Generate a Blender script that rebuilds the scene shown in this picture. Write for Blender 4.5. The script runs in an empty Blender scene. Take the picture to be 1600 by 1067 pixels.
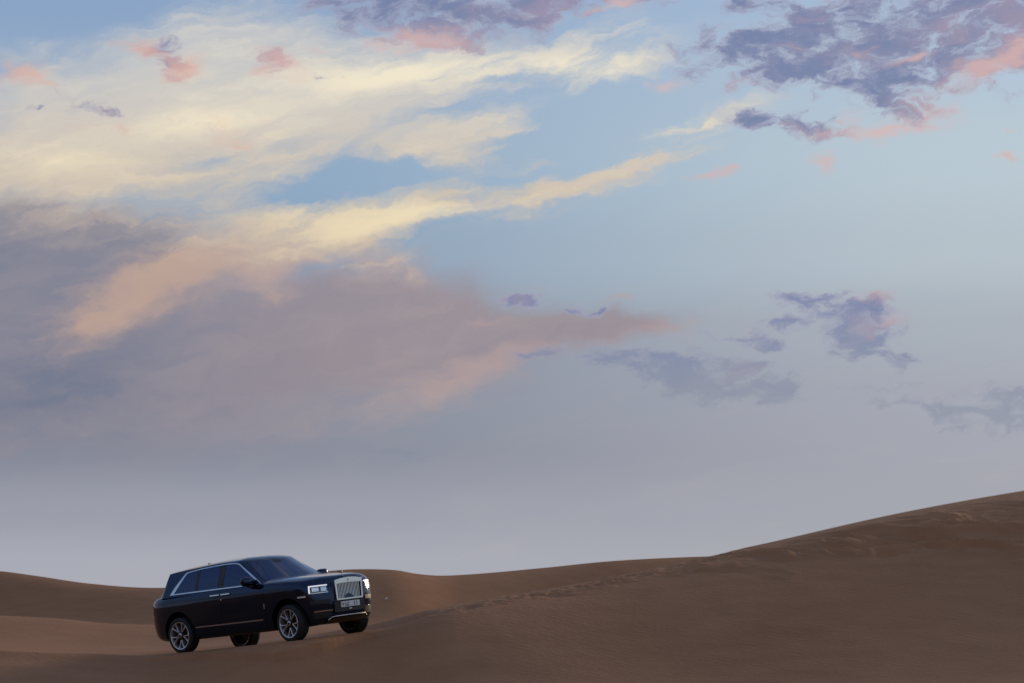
import bpy, bmesh, math, random
import numpy as np
from mathutils import Vector, Matrix, Euler
R = math.radians
rng = np.random.default_rng(7)
random.seed(7)
scene = bpy.context.scene
COL = scene.collection

# ------------------------------------------------------------------ camera
F = 3778.0                       # focal length in photo pixels (85 mm on a 36 mm sensor)
HORIZON = 935.0                  # pixel row of the horizon
PITCH = math.atan((HORIZON - 533.5) / F)
CZ = 1.7
cam_d = bpy.data.cameras.new('camera'); cam = bpy.data.objects.new('camera', cam_d); COL.objects.link(cam)
cam_d.sensor_width = 36.0; cam_d.lens = 85.0; cam_d.clip_start = 0.1; cam_d.clip_end = 20000
cam.location = (0, 0, CZ); cam.rotation_euler = (R(90) + PITCH, 0, 0)
scene.camera = cam

def ray(px, py):
    a = (px - 800) / F; b = (533.5 - py) / F
    c, s = math.cos(PITCH), math.sin(PITCH)
    return Vector((a, c - b * s, s + b * c))
def at(px, py, Y):
    r = ray(px, py)
    return Vector((r.x / r.y * Y, Y, CZ + r.z / r.y * Y))

# ------------------------------------------------------------------ render look
scene.view_settings.view_transform = 'Standard'
scene.view_settings.look = 'None'
scene.view_settings.exposure = 0.0
scene.view_settings.gamma = 1.0
scene.render.engine = 'CYCLES'
scene.cycles.use_denoising = True
scene.cycles.max_bounces = 6

def lin(c):
    out = []
    for v in c[:3]:
        v = v / 255.0
        out.append(v / 12.92 if v <= 0.04045 else ((v + 0.055) / 1.055) ** 2.4)
    return (out[0], out[1], out[2], 1.0)

# ------------------------------------------------------------------ sky (world)
world = bpy.data.worlds.new('World'); scene.world = world; world.use_nodes = True
world.cycles.sampling_method = 'MANUAL'; world.cycles.sample_map_resolution = 1024
WT = world.node_tree; WT.nodes.clear()
def N(kind, **kw):
    n = WT.nodes.new(kind)
    for k, v in kw.items(): setattr(n, k, v)
    return n
def link(a, b): WT.links.new(a, b)
def put(sock, v):
    if isinstance(v, (int, float, tuple, list)): sock.default_value = v
    else: link(v, sock)
def math_(op, a, b=None, c=None, clamp=False):
    n = N('ShaderNodeMath', operation=op); n.use_clamp = clamp
    put(n.inputs[0], a)
    if b is not None: put(n.inputs[1], b)
    if c is not None: put(n.inputs[2], c)
    return n.outputs[0]
def vmath(op, a, b=None, scale=None):
    n = N('ShaderNodeVectorMath', operation=op)
    put(n.inputs[0], a)
    if b is not None: put(n.inputs[1], b)
    if scale is not None: put(n.inputs['Scale'], scale)
    return n.outputs[0]
def smooth(v, lo, hi, a=0.0, b=1.0):
    n = N('ShaderNodeMapRange', interpolation_type='SMOOTHSTEP')
    put(n.inputs['Value'], v); n.inputs['From Min'].default_value = lo; n.inputs['From Max'].default_value = hi
    n.inputs['To Min'].default_value = a; n.inputs['To Max'].default_value = b
    return n.outputs[0]
def noise(vec, scale, detail=4.0, rough=0.55, loc=(0, 0, 0), rot=0.0, stretch=(1, 1, 1), distortion=0.0):
    m = N('ShaderNodeMapping'); m.vector_type = 'POINT'
    link(vec, m.inputs['Vector'])
    # stretch first along the streak direction: rotate, then scale
    m2 = N('ShaderNodeMapping'); m2.inputs['Rotation'].default_value = (0, 0, rot); link(vec, m2.inputs['Vector'])
    m.inputs['Scale'].default_value = stretch; m.inputs['Location'].default_value = loc
    WT.links.new(m2.outputs[0], m.inputs['Vector'])
    n = N('ShaderNodeTexNoise'); n.noise_dimensions = '2D'
    link(m.outputs[0], n.inputs['Vector'])
    n.inputs['Scale'].default_value = scale; n.inputs['Detail'].default_value = detail
    n.inputs['Roughness'].default_value = rough; n.inputs['Distortion'].default_value = distortion
    return n.outputs[0], n.outputs[1]
def mixc(fac, a, b):
    n = N('ShaderNodeMix', data_type='RGBA')
    put(n.inputs[0], fac); put(n.inputs[6], a); put(n.inputs[7], b)
    return n.outputs[2]

tc = N('ShaderNodeTexCoord')
sep = N('ShaderNodeSeparateXYZ'); link(tc.outputs['Generated'], sep.inputs[0])
az = math_('ARCTAN2', sep.outputs[0], sep.outputs[1])
el = math_('ARCSINE', sep.outputs[2])
K = F / 1000.0
U = math_('MULTIPLY', az, K); V = math_('MULTIPLY', el, K)     # azimuth / elevation in units of about 15 degrees
comb = N('ShaderNodeCombineXYZ'); link(U, comb.inputs[0]); link(V, comb.inputs[1])
P0 = comb.outputs[0]
def ang(px, py):
    r = ray(px, py); r.normalize()
    return (math.atan2(r.x, r.y) * K, math.asin(r.z) * K)

# wind-drawn distortion of everything above the horizon
_, wc1 = noise(P0, 3.2, 3.0, 0.5, (3.1, 1.7, 0), R(-10), (1, 1.8, 1))
_, wc2 = noise(P0, 14.0, 4.0, 0.6, (8.2, 4.7, 0), R(-10), (1, 1.7, 1))
w1 = vmath('MULTIPLY', vmath('SUBTRACT', wc1, (0.5, 0.5, 0.5)), (0.10, 0.055, 0))
w2 = vmath('MULTIPLY', vmath('SUBTRACT', wc2, (0.5, 0.5, 0.5)), (0.07, 0.04, 0))
PW = vmath('ADD', P0, vmath('ADD', w1, w2))
PS = vmath('ADD', P0, w1)

def field(blobs, vec, start=0.0, grow=1.0):
    """sum of soft oriented patches: (px, py, rx, ry, rotation deg (rising to the right +), weight)"""
    acc = start
    for (px, py, rx, ry, rot, wgt) in blobs:
        g_ = grow if px < 560 or px > 1050 and py < 300 else 1.0 + (grow - 1.0) * 0.5
        rx, ry = rx * g_, ry * g_
        a, e = ang(px, py)
        m = N('ShaderNodeMapping'); m.vector_type = 'TEXTURE'
        link(vec, m.inputs['Vector'])
        m.inputs['Location'].default_value = (a, e, 0)
        m.inputs['Rotation'].default_value = (0, 0, R(rot))
        m.inputs['Scale'].default_value = (rx / 1000.0, ry / 1000.0, 1)
        g = N('ShaderNodeTexGradient'); g.gradient_type = 'QUADRATIC_SPHERE'; link(m.outputs[0], g.inputs[0])
        acc = math_('MULTIPLY_ADD', g.outputs[1], wgt, acc)
    return acc
def ramp(fac, stops):
    n = N('ShaderNodeValToRGB'); link(fac, n.inputs[0]) if not isinstance(fac, float) else None
    e = n.color_ramp.elements
    n.color_ramp.interpolation = 'EASE'
    while len(e) > 1: e.remove(e[-1])
    e[0].position = stops[0][0]; e[0].color = lin(stops[0][1])
    for p, c in stops[1:]:
        x = e.new(p); x.color = lin(c)
    return n.outputs[0]

# clear air: one ramp by elevation for the left of the view, one for the right (towards the set sun)
def estop(py): return max(0.0, min(1.0, ang(800, py)[1] / 2.2 + 0.02))
fac = math_('MULTIPLY_ADD', V, 1 / 2.2, 0.02, clamp=True)
left = ramp(fac, [(0.0, (173, 174, 184)), (estop(880), (168, 170, 181)), (estop(800), (154, 157, 170)), (estop(700), (134, 139, 154)),
                  (estop(560), (132, 142, 160)), (estop(400), (138, 160, 184)), (estop(280), (140, 167, 195)), (estop(120), (146, 169, 197)), (estop(0), (138, 164, 198)), (0.8, (112, 142, 190)), (1.0, (100, 126, 172))])
right = ramp(fac, [(0.0, (172, 173, 180)), (estop(880), (168, 170, 178)), (estop(760), (165, 167, 177)), (estop(620), (166, 170, 182)),
                   (estop(520), (170, 178, 188)), (estop(400), (182, 194, 203)), (estop(250), (186, 202, 212)), (estop(100), (177, 196, 215)), (estop(0), (168, 190, 215)), (0.8, (124, 152, 194)), (1.0, (104, 130, 176))])
lr = smooth(U, -0.55, 0.85)
sky = mixc(lr, left, right)

# fibre noises shared by the layers
fib, _ = noise(PW, 5.0, 7.0, 0.58, (1.3, 5.5, 0), R(-14), (0.8, 4.2, 1), 0.25)
fine, _ = noise(PW, 13.0, 7.0, 0.62, (4.4, 2.2, 0), R(-4), (0.8, 1.7, 1), 0.2)
soft, _ = noise(P0, 4.0, 4.0, 0.5, (7.7, 1.2, 0), R(-8), (0.7, 1.5, 1))
fib2, _ = noise(PW, 11.0, 6.0, 0.6, (5.3, 8.5, 0), R(-11), (0.55, 4.6, 1), 0.15)
puff, _ = noise(PW, 27.0, 5.0, 0.62, (2.4, 6.6, 0), R(-3), (0.75, 1.6, 1), 0.1)
fib2_c = math_('SUBTRACT', fib2, 0.5); puff_c = math_('SUBTRACT', puff, 0.5)
fib_c = math_('SUBTRACT', fib, 0.5); fine_c = math_('SUBTRACT', fine, 0.5); soft_c = math_('SUBTRACT', soft, 0.5)

# 1. broad mauve veil low on the left, reaching right in a wedge
mauve_f = field([(40, 560, 620, 330, 0, 1.5), (380, 560, 560, 230, 0, 1.5), (640, 540, 420, 150, -4, 1.2),
                 (600, 465, 330, 110, -6, 1.1), (860, 512, 340, 70, 3, 1.5), (980, 510, 170, 36, 6, 1.2), (150, 385, 420, 130, -6, 1.1), (60, 350, 420, 75, -3, 1.2), (-300, 520, 600, 380, 0, 1.5)], PW)
mauve_a = smooth(math_('ADD', math_('MULTIPLY_ADD', fib_c, 0.35, mauve_f), math_('MULTIPLY', soft_c, 0.35)), 0.05, 1.25)
mauve_c = mixc(smooth(U, -0.75, -0.1), lin((129, 130, 147)), lin((151, 142, 151)))
blue_f = field([(90, 610, 420, 170, 0, 1.1), (20, 420, 260, 150, 0, 0.4)], PS)
mauve_c = mixc(smooth(blue_f, 0.0, 0.9, 0, 0.85), mauve_c, lin((112, 120, 141)))
rose_f = field([(520, 560, 300, 130, 0, 0.8), (480, 650, 300, 90, 0, 0.5)], PS)
mauve_c = mixc(smooth(rose_f, 0.0, 0.9, 0, 0.6), mauve_c, lin((154, 141, 147)))
mauve_c = mixc(smooth(math_('ADD', math_('MULTIPLY', soft_c, 1.2), math_('ADD', fine_c, math_('MULTIPLY', fib_c, 0.8))), -0.3, 0.5, 0, 0.28), mauve_c, lin((176, 158, 158)))
sky = mixc(math_('MULTIPLY', mauve_a, 0.96), sky, mauve_c)

# 2. salmon light caught on the veil
salmon_f = field([(195, 465, 260, 105, 24, 1.3), (140, 500, 190, 90, 20, 0.5), (300, 420, 260, 80, 18, 0.9), (250, 345, 380, 60, -4, 0.45), (470, 398, 300, 95, 4, 0.95), (590, 405, 170, 85, -30, 0.8), (370, 388, 280, 90, 8, 0.7), (640, 440, 130, 50, -30, 0.5), (410, 420, 130, 80, 0, 0.8), (430, 460, 70, 80, 60, 0.5),
                  (710, 592, 250, 85, 22, 1.0), (780, 565, 160, 50, 28, 0.8), (950, 528, 250, 32, 10, 1.0), (1040, 508, 90, 34, 0, 1.0), (750, 498, 120, 18, 12, 0.7), (970, 468, 60, 14, 3, 0.9),
                  (560, 650, 380, 90, 16, 0.4), (820, 447, 60, 16, 0, 0.6)], PW)
salmon_a = smooth(math_('MULTIPLY_ADD', math_('MULTIPLY', math_('ADD', fine_c, fib_c), smooth(salmon_f, 0.0, 0.3)), 1.0, salmon_f), 0.05, 1.6, 0, 0.68)
sky = mixc(salmon_a, sky, mixc(smooth(U, -0.65, 0.0), lin((204, 170, 148)), lin((180, 157, 156))))

# 3. cream cirrus fanning up to the right
cream_f = field([(60, 255, 460, 160, 2, 1.9), (330, 190, 480, 190, 10, 1.9), (560, 150, 520, 180, 8, 1.7), (820, 90, 400, 85, 4, 1.4), (980, 110, 260, 40, 5, 0.9),
                 (330, 40, 260, 110, 20, 0.7), (420, 350, 280, 85, 6, 1.5), (660, 330, 420, 66, 10, 2.1), (860, 290, 240, 34, 8, 1.2), (960, 262, 200, 28, 12, 1.2), (1030, 242, 130, 20, 10, 1.0),
                 (570, 385, 130, 90, -30, 0.9), (625, 415, 100, 34, -35, 0.6), (260, 380, 240, 60, 8, 0.5),
                 (680, 225, 330, 105, 8, 1.2), (800, 205, 140, 20, 8, 0.7), (740, 250, 160, 30, 10, 0.5), (1085, 186, 170, 28, 13, 1.7), (1070, 215, 130, 16, 12, 0.8), (1040, 100, 160, 28, 8, 0.7), (1140, 168, 90, 14, 6, 0.6),
                 (40, 150, 380, 170, 6, 1.0), (230, 90, 360, 130, 14, 0.7), (470, 60, 260, 90, 10, 0.7),
                 (550, 283, 240, 56, 9, -2.2), (640, 262, 120, 36, 5, -0.6), (450, 305, 110, 28, 10, -0.7), (320, 240, 190, 36, 8, -1.0), (440, 222, 90, 22, 8, -0.5),
                 (930, 180, 230, 75, 4, -1.3), (800, 150, 120, 22, 6, -0.5), (60, 20, 260, 100, 0, -0.75), (760, 272, 110, 24, 6, -0.7), (700, 420, 150, 70, 0, -0.6), (850, 380, 260, 70, 0, -0.8), (230, 30, 130, 60, 10, -0.2)], PW)
gate = smooth(cream_f, -0.1, 0.35)
cream_n = math_('MULTIPLY_ADD', fib_c, 2.0, math_('MULTIPLY_ADD', fib2_c, 1.0, math_('MULTIPLY', fine_c, 0.5)))
gate = math_('MULTIPLY', gate, smooth(U, -0.6, 0.05, 0.5, 1.15))
cream_v = math_('MULTIPLY_ADD', gate, cream_n, math_('MULTIPLY', cream_f, 0.72))
cream_a = smooth(cream_v, -0.1, 1.25)
bright_f = field([(330, 195, 330, 60, 10, 0.9), (600, 120, 380, 60, 6, 0.9), (640, 340, 320, 50, 10, 1.0), (870, 100, 300, 50, 2, 0.6), (100, 260, 250, 40, 4, 0.5), (470, 340, 240, 60, 8, 0.5), (950, 120, 250, 50, 4, 0.5), (1080, 185, 200, 50, 10, 0.5)], PS)
warm_y = smooth(V, ang(800, 420)[1], ang(800, 60)[1])
cream_base = mixc(warm_y, lin((210, 191, 168)), lin((206, 204, 200)))
cream_hi = mixc(warm_y, lin((236, 218, 182)), lin((244, 233, 208)))
cream_c = mixc(smooth(math_('MULTIPLY_ADD', cream_n, 0.5, bright_f), -0.05, 0.9), cream_base, cream_hi)
sky = mixc(math_('MULTIPLY', cream_a, 0.95), sky, cream_c)

# beyond the frame the same cirrus goes on over the rest of the sky
far_m = smooth(vmath('LENGTH', vmath('MULTIPLY', vmath('SUBTRACT', P0, (0.0, 0.45, 0)), (0.75, 1.1, 0))), 0.85, 1.5)
gen, _ = noise(P0, 1.1, 6.0, 0.58, (2.0, 9.0, 0), R(-12), (0.7, 2.4, 1), 0.4)
WT.nodes.active = None
ln = [n for n in WT.nodes if n.bl_idname == 'ShaderNodeVectorMath' and n.operation == 'LENGTH'][-1]
for l in list(WT.links):
    if l.from_node == ln: 
        to = l.to_socket; WT.links.remove(l); WT.links.new(ln.outputs['Value'], to)
sky = mixc(math_('MULTIPLY', far_m, smooth(gen, 0.42, 0.8, 0, 0.55)), sky, lin((206, 200, 190)))

# 4. nearer, shaded cumulus fragments with rosy edges
dark_f = field([(640, 15, 190, 70, -10, 1.5), (760, 15, 230, 66, 4, 1.6), (900, 0, 200, 46, 6, 1.4), (540, 0, 120, 30, 0, 0.9), (700, 55, 110, 34, 0, 0.7), (1050, -5, 90, 26, 0, 0.8),
                (1180, 95, 150, 55, -4, 1.3), (1280, 85, 160, 70, 0, 1.3), (1400, 60, 190, 80, 8, 1.6), (1530, 40, 190, 90, 10, 1.7), (1300, 20, 170, 36, -6, 0.9), (1440, 110, 130, 50, 12, 1.1), (1600, 90, 120, 70, 20, 1.0),
                (1400, 160, 70, 50, -30, 1.2), (1440, 185, 60, 24, 0, 0.6), (1170, 192, 80, 20, -6, 1.2), (1250, 202, 110, 20, -6, 1.2), (1310, 185, 50, 14, 20, 0.7), (1250, 172, 40, 10, 8, 0.7),
                (1300, 485, 130, 48, -10, 1.5), (1340, 520, 110, 62, -22, 1.7), (1230, 470, 80, 22, -8, 0.9), (1210, 505, 80, 18, -4, 0.8), (1370, 548, 70, 26, -6, 1.1), (1150, 522, 70, 14, -8, 1.2), (1195, 532, 40, 11, -8, 1.0), (1425, 546, 22, 12, -40, 1.1),
                (1000, 570, 140, 40, -6, 1.6), (1090, 588, 190, 46, -5, 1.6), (1180, 610, 130, 34, -6, 1.0), (1150, 565, 90, 22, -4, 0.8), (1075, 538, 60, 12, -3, 0.6),
                (1470, 640, 170, 26, -5, 1.1), (1560, 655, 160, 30, -6, 1.1), (1580, 620, 110, 24, -3, 1.3), (1390, 600, 130, 20, 0, 0.5), (1500, 672, 130, 16, -4, 0.5),
                (822, 465, 48, 13, -6, 0.95), (795, 464, 30, 10, 0, 0.9), (935, 486, 50, 13, -4, 1.0), (885, 482, 40, 13, -10, 0.8), (852, 552, 48, 18, 14, 1.7), (822, 559, 22, 8, 0, 1.2), (640, 715, 190, 24, -3, 0.45),
                (265, 68, 28, 16, 0, 0.9), (55, 168, 34, 10, -3, 1.0), (235, 80, 36, 14, -25, 0.6), (438, 98, 40, 30, -35, 1.5), (270, 106, 50, 24, -25, 1.5), (150, 176, 50, 16, -20, 1.4), (95, 160, 40, 10, -60, 0.5), (515, 124, 26, 8, 0, 0.7), (350, 205, 60, 10, -8, 0.35), (1240, 20, 130, 40, -10, 0.8), (1330, 110, 200, 40, 0, 0.8), (1120, 95, 60, 18, -5, 0.7), (1480, 10, 200, 60, 0, 0.8)], PW, 0.0, 1.3)
dark_n = math_('MULTIPLY_ADD', fine_c, 2.2, math_('MULTIPLY', puff_c, 2.9))
dark_m = math_('MINIMUM', dark_f, 1.05)
dark_v = math_('MULTIPLY_ADD', dark_n, smooth(dark_f, 0.0, 0.3), math_('MULTIPLY', dark_m, 1.0))
low = smooth(V, ang(800, 680)[1], ang(800, 430)[1], 0.45, 1.0)
dark_a = math_('MULTIPLY', smooth(dark_v, 0.0, 1.15), math_('MULTIPLY', low, 0.95))
dark_c = mixc(smooth(math_('MULTIPLY_ADD', dark_n, 0.75, math_('MULTIPLY', dark_m, 0.9)), 0.1, 1.35), lin((170, 166, 186)), lin((117, 130, 166)))
dark_c = mixc(smooth(math_('MULTIPLY_ADD', soft_c, 1.5, math_('ADD', fib_c, math_('MULTIPLY', puff_c, 0.6))), 0.0, 0.45, 0, 0.6), dark_c, lin((172, 152, 172)))
lowc = smooth(V, ang(800, 660)[1], ang(800, 480)[1])
dark_c = mixc(lowc, lin((128, 136, 158)), dark_c)
sky = mixc(dark_a, sky, dark_c)

pink_f = field([(690, 60, 160, 46, 4, 1.2), (640, 50, 70, 30, -20, 0.7), (980, 8, 60, 26, 20, 1.3), (930, 22, 60, 18, 10, 0.5), (580, 22, 70, 18, -30, 0.5), (590, 70, 70, 20, 0, 0.35),
                (1350, 85, 70, 22, 0, 0.8), (1420, 93, 60, 12, 8, 1.4), (1540, 110, 140, 36, 12, 1.3), (1600, 78, 70, 30, 25, 0.9), (1450, 180, 90, 40, -15, 1.0), (1500, 60, 80, 30, 0, 0.35), (1245, 82, 60, 14, 0, 0.5),
                (1370, 210, 90, 22, 3, 1.3), (1270, 208, 80, 12, -4, 0.8), (1325, 182, 40, 22, 40, 0.9), (1200, 200, 60, 10, -4, 0.6), (1160, 135, 80, 14, 0, 0.4), (1230, 150, 60, 16, 0, 0.5), (1420, 208, 90, 12, 6, 0.7),
                (1340, 465, 70, 22, -10, 1.0), (1375, 498, 60, 20, 6, 1.1), (1320, 500, 60, 30, -30, 0.5), (1350, 520, 50, 18, -20, 0.4), (1240, 532, 60, 12, 0, 0.5), (1140, 570, 60, 18, 0, 0.5), (1395, 490, 40, 10, 0, 0.5),
                (1285, 250, 34, 24, -20, 1.2), (1095, 272, 60, 16, 6, 1.3), (1122, 262, 18, 18, -45, 1.0), (1055, 130, 44, 24, 0, 1.1), (1580, 200, 26, 9, 0, 1.2), (1590, 252, 36, 12, -4, 1.4), (1078, 348, 16, 8, 0, 0.9),
                (30, 112, 62, 36, 0, 1.7), (75, 135, 50, 12, -35, 0.8), (155, 178, 40, 18, -20, 0.7), (230, 78, 56, 24, -18, 1.3), (300, 115, 62, 34, 10, 1.7), (265, 100, 60, 20, -30, 0.6), (445, 98, 70, 40, -25, 1.5), (425, 118, 36, 26, 30, 0.8), (515, 80, 24, 14, 0, 0.8),
                (135, 208, 44, 12, -10, 0.7), (196, 207, 30, 18, 0, 0.8), (370, 214, 70, 26, -22, 1.0), (262, 193, 12, 7, 0, 0.6)], PW, 0.0, 1.3)
pink_a = smooth(math_('MULTIPLY_ADD', math_('MULTIPLY_ADD', puff_c, 1.6, fine_c), smooth(pink_f, 0.0, 0.4), pink_f), 0.05, 1.5, 0, 0.72)
pink_c = mixc(smooth(V, ang(800, 560)[1], ang(800, 120)[1]), lin((188, 164, 172)), lin((222, 184, 176)))
pink_c = mixc(smooth(U, -0.3, -0.55, 0, 0.7), pink_c, lin((220, 174, 156)))
sky = mixc(pink_a, sky, pink_c)

# below the horizon: dull ground colour
ground_mix = smooth(V, -0.12, -0.02)
sky = mixc(ground_mix, lin((96, 84, 78)), sky)
bg = N('ShaderNodeBackground'); link(sky, bg.inputs[0]); bg.inputs[1].default_value = 1.0
wo = N('ShaderNodeOutputWorld'); link(bg.outputs[0], wo.inputs[0])

# ------------------------------------------------------------------ sun: almost gone, low on the right behind thin cloud
sun_d = bpy.data.lights.new('sun', 'SUN'); sun = bpy.data.objects.new('sun', sun_d); COL.objects.link(sun)
sun_d.energy = 1.8; sun_d.angle = R(12); sun_d.color = (1.0, 0.74, 0.48)
SUN_AZ, SUN_EL = R(38), R(14)
sdir = Vector((math.sin(SUN_AZ) * math.cos(SUN_EL), math.cos(SUN_AZ) * math.cos(SUN_EL), math.sin(SUN_EL)))
sun.rotation_euler = sdir.to_track_quat('Z', 'Y').to_euler()

# ------------------------------------------------------------------ materials
def mat(name, color, rough=0.5, metal=0.0, coat=0.0, emit=None, estr=0.0, spec=0.5, vary=0.0, vscale=8.0, bump=0.0):
    m = bpy.data.materials.new(name); m.use_nodes = True
    b = m.node_tree.nodes['Principled BSDF']
    b.inputs['Base Color'].default_value = (*color, 1)
    b.inputs['Roughness'].default_value = rough; b.inputs['Metallic'].default_value = metal
    b.inputs['Coat Weight'].default_value = coat; b.inputs['Coat Roughness'].default_value = 0.03
    b.inputs['Specular IOR Level'].default_value = spec
    if emit:
        b.inputs['Emission Color'].default_value = (*emit, 1); b.inputs['Emission Strength'].default_value = estr
    nt = m.node_tree
    if vary > 0 or bump > 0:
        t = nt.nodes.new('ShaderNodeTexCoord'); n = nt.nodes.new('ShaderNodeTexNoise')
        n.inputs['Scale'].default_value = vscale; n.inputs['Detail'].default_value = 5
        nt.links.new(t.outputs['Object'], n.inputs['Vector'])
        if vary > 0:
            mr = nt.nodes.new('ShaderNodeMapRange'); nt.links.new(n.outputs[0], mr.inputs[0])
            mr.inputs[1].default_value = 0.3; mr.inputs[2].default_value = 0.7
            mr.inputs[3].default_value = max(0.0, rough - vary); mr.inputs[4].default_value = rough + vary
            nt.links.new(mr.outputs[0], b.inputs['Roughness'])
        if bump > 0:
            bm = nt.nodes.new('ShaderNodeBump'); bm.inputs['Strength'].default_value = bump; bm.inputs['Distance'].default_value = 0.01
            nt.links.new(n.outputs[0], bm.inputs['Height']); nt.links.new(bm.outputs[0], b.inputs['Normal'])
    return m
M = {
    'paint': mat('midnight_paint', (0.011, 0.024, 0.055), 0.10, 0.85, 0.3, vary=0.04, vscale=3.0),
    'glass': mat('tinted_glass', (0.022, 0.040, 0.095), 0.05, 0.8, 0.25),
    'chrome': mat('chrome', (0.58, 0.59, 0.61), 0.12, 1.0, vary=0.03),
    'satin': mat('satin_metal', (0.55, 0.55, 0.56), 0.3, 1.0, vary=0.06),
    'rim': mat('machined_rim', (0.62, 0.61, 0.62), 0.32, 0.85, vary=0.08),
    'dark': mat('dark_plastic', (0.006, 0.006, 0.007), 0.5, vary=0.1),
    'rimdark': mat('dark_alloy', (0.008, 0.008, 0.010), 0.35, 0.3),
    'rubber': mat('rubber', (0.010, 0.0095, 0.009), 0.75, vary=0.1, vscale=20, bump=0.3),
    'plate': mat('plate_white', (0.72, 0.72, 0.70), 0.4, vary=0.05),
    'ink': mat('plate_ink', (0.01, 0.01, 0.012), 0.5),
    'lamp': mat('lamp_reflector', (0.7, 0.72, 0.76), 0.15, 0.9),
    'drl': mat('running_light', (0.9, 0.9, 0.9), 0.3, emit=(0.95, 0.97, 1.0), estr=0.6),
    'lens': mat('lamp_dark', (0.03, 0.03, 0.035), 0.1, coat=1.0),
    'red': mat('tail_lamp_red', (0.18, 0.006, 0.006), 0.15, coat=1.0),
    'marker': mat('side_marker', (0.75, 0.72, 0.68), 0.2, 0.4),
    'paper': mat('paper_white', (0.7, 0.69, 0.65), 0.7, vary=0.1),
}
def sand_material():
    m = bpy.data.materials.new('desert_sand'); m.use_nodes = True
    nt = m.node_tree; b = nt.nodes['Principled BSDF']
    b.inputs['Roughness'].default_value = 0.92; b.inputs['Specular IOR Level'].default_value = 0.15
    t = nt.nodes.new('ShaderNodeTexCoord')
    def nz(scale, det, st=(1, 1, 1), rot=0.0, rough=0.55):
        mp = nt.nodes.new('ShaderNodeMapping'); mp.inputs['Scale'].default_value = st; mp.inputs['Rotation'].default_value = (0, 0, rot)
        nt.links.new(t.outputs['Object'], mp.inputs[0])
        n = nt.nodes.new('ShaderNodeTexNoise'); n.inputs['Scale'].default_value = scale; n.inputs['Detail'].default_value = det
        n.inputs['Roughness'].default_value = rough
        nt.links.new(mp.outputs[0], n.inputs['Vector']); return n.outputs[0]
    big = nz(0.16, 5, (1, 0.5, 1)); mid = nz(1.6, 6, (0.5, 1, 1), 0.3); grain = nz(45.0, 3)
    cr = nt.nodes.new('ShaderNodeValToRGB'); e = cr.color_ramp.elements
    e[0].position = 0.33; e[0].color = (0.318, 0.146, 0.066, 1); e[1].position = 0.68; e[1].color = (0.405, 0.199, 0.096, 1)
    mx = nt.nodes.new('ShaderNodeMath'); mx.operation = 'MULTIPLY_ADD'; nt.links.new(mid, mx.inputs[0]); mx.inputs[1].default_value = 0.45
    mb = nt.nodes.new('ShaderNodeMath'); mb.operation = 'MULTIPLY'; nt.links.new(big, mb.inputs[0]); mb.inputs[1].default_value = 0.55
    nt.links.new(mb.outputs[0], mx.inputs[2]); nt.links.new(mx.outputs[0], cr.inputs[0])
    gm = nt.nodes.new('ShaderNodeMix'); gm.data_type = 'RGBA'; gm.blend_type = 'MULTIPLY'; gm.inputs[0].default_value = 0.35
    nt.links.new(cr.outputs[0], gm.inputs[6])
    gr = nt.nodes.new('ShaderNodeMapRange'); nt.links.new(grain, gr.inputs[0]); gr.inputs[1].default_value = 0.3; gr.inputs[2].default_value = 0.7; gr.inputs[3].default_value = 0.75; gr.inputs[4].default_value = 1.2
    nt.links.new(gr.outputs[0], gm.inputs[7]); nt.links.new(gm.outputs[2], b.inputs['Base Color'])
    # ripples and grain as fine relief
    wv = nt.nodes.new('ShaderNodeTexWave'); wv.wave_type = 'BANDS'; wv.bands_direction = 'Y'
    mp = nt.nodes.new('ShaderNodeMapping'); mp.inputs['Rotation'].default_value = (0, 0, 0.5); nt.links.new(t.outputs['Object'], mp.inputs[0])
    nt.links.new(mp.outputs[0], wv.inputs[0]); wv.inputs['Scale'].default_value = 1.6; wv.inputs['Distortion'].default_value = 5.0; wv.inputs['Detail'].default_value = 3; wv.inputs['Detail Scale'].default_value = 0.6
    h = nt.nodes.new('ShaderNodeMath'); h.operation = 'MULTIPLY_ADD'; nt.links.new(wv.outputs['Fac'], h.inputs[0]); h.inputs[1].default_value = 0.10
    nt.links.new(nz(9.0, 6), h.inputs[2])
    bp = nt.nodes.new('ShaderNodeBump'); bp.inputs['Strength'].default_value = 0.35; bp.inputs['Distance'].default_value = 0.05
    nt.links.new(h.outputs[0], bp.inputs['Height']); nt.links.new(bp.outputs[0], b.inputs['Normal'])
    return m
M['sand'] = sand_material()

def tag(o, label=None, cat=None, group=None, kind=None):
    if label: o['label'] = label
    if cat: o['category'] = cat
    if group: o['group'] = group
    if kind: o['kind'] = kind
    return o
def obj(name, me, m, parent=None):
    o = bpy.data.objects.new(name, me); COL.objects.link(o)
    if m is not None and not me.materials: me.materials.append(M[m])
    if parent is not None: o.parent = parent
    return o
def mesh(name, verts, faces, smooth_=False, sharp=None):
    me = bpy.data.meshes.new(name); me.from_pydata([tuple(v) for v in verts], [], faces); me.update()
    bm = bmesh.new(); bm.from_mesh(me); bmesh.ops.recalc_face_normals(bm, faces=bm.faces)
    if smooth_:
        for f in bm.faces: f.smooth = True
        if sharp:
            for e in bm.edges:
                if len(e.link_faces) == 2 and e.calc_face_angle(0) > R(sharp): e.smooth = False
    bm.to_mesh(me); bm.free(); return me

# ------------------------------------------------------------------ where the car stands
CAR_ROT = Euler((R(5.0), R(-4.8), R(-41.0)), 'XYZ').to_matrix()
HUB_Z, WB2 = 0.394, 1.6475
DEPTH = 49.9
_mid = at(364.9, 982.8, DEPTH)
CAR_POS = _mid - CAR_ROT @ Vector((0, -0.97, HUB_Z))
CAR_M = Matrix.Translation(CAR_POS) @ CAR_ROT.to_4x4()
CAR_INV = np.array(CAR_M.inverted())
CARM = np.array(CAR_M)

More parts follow.
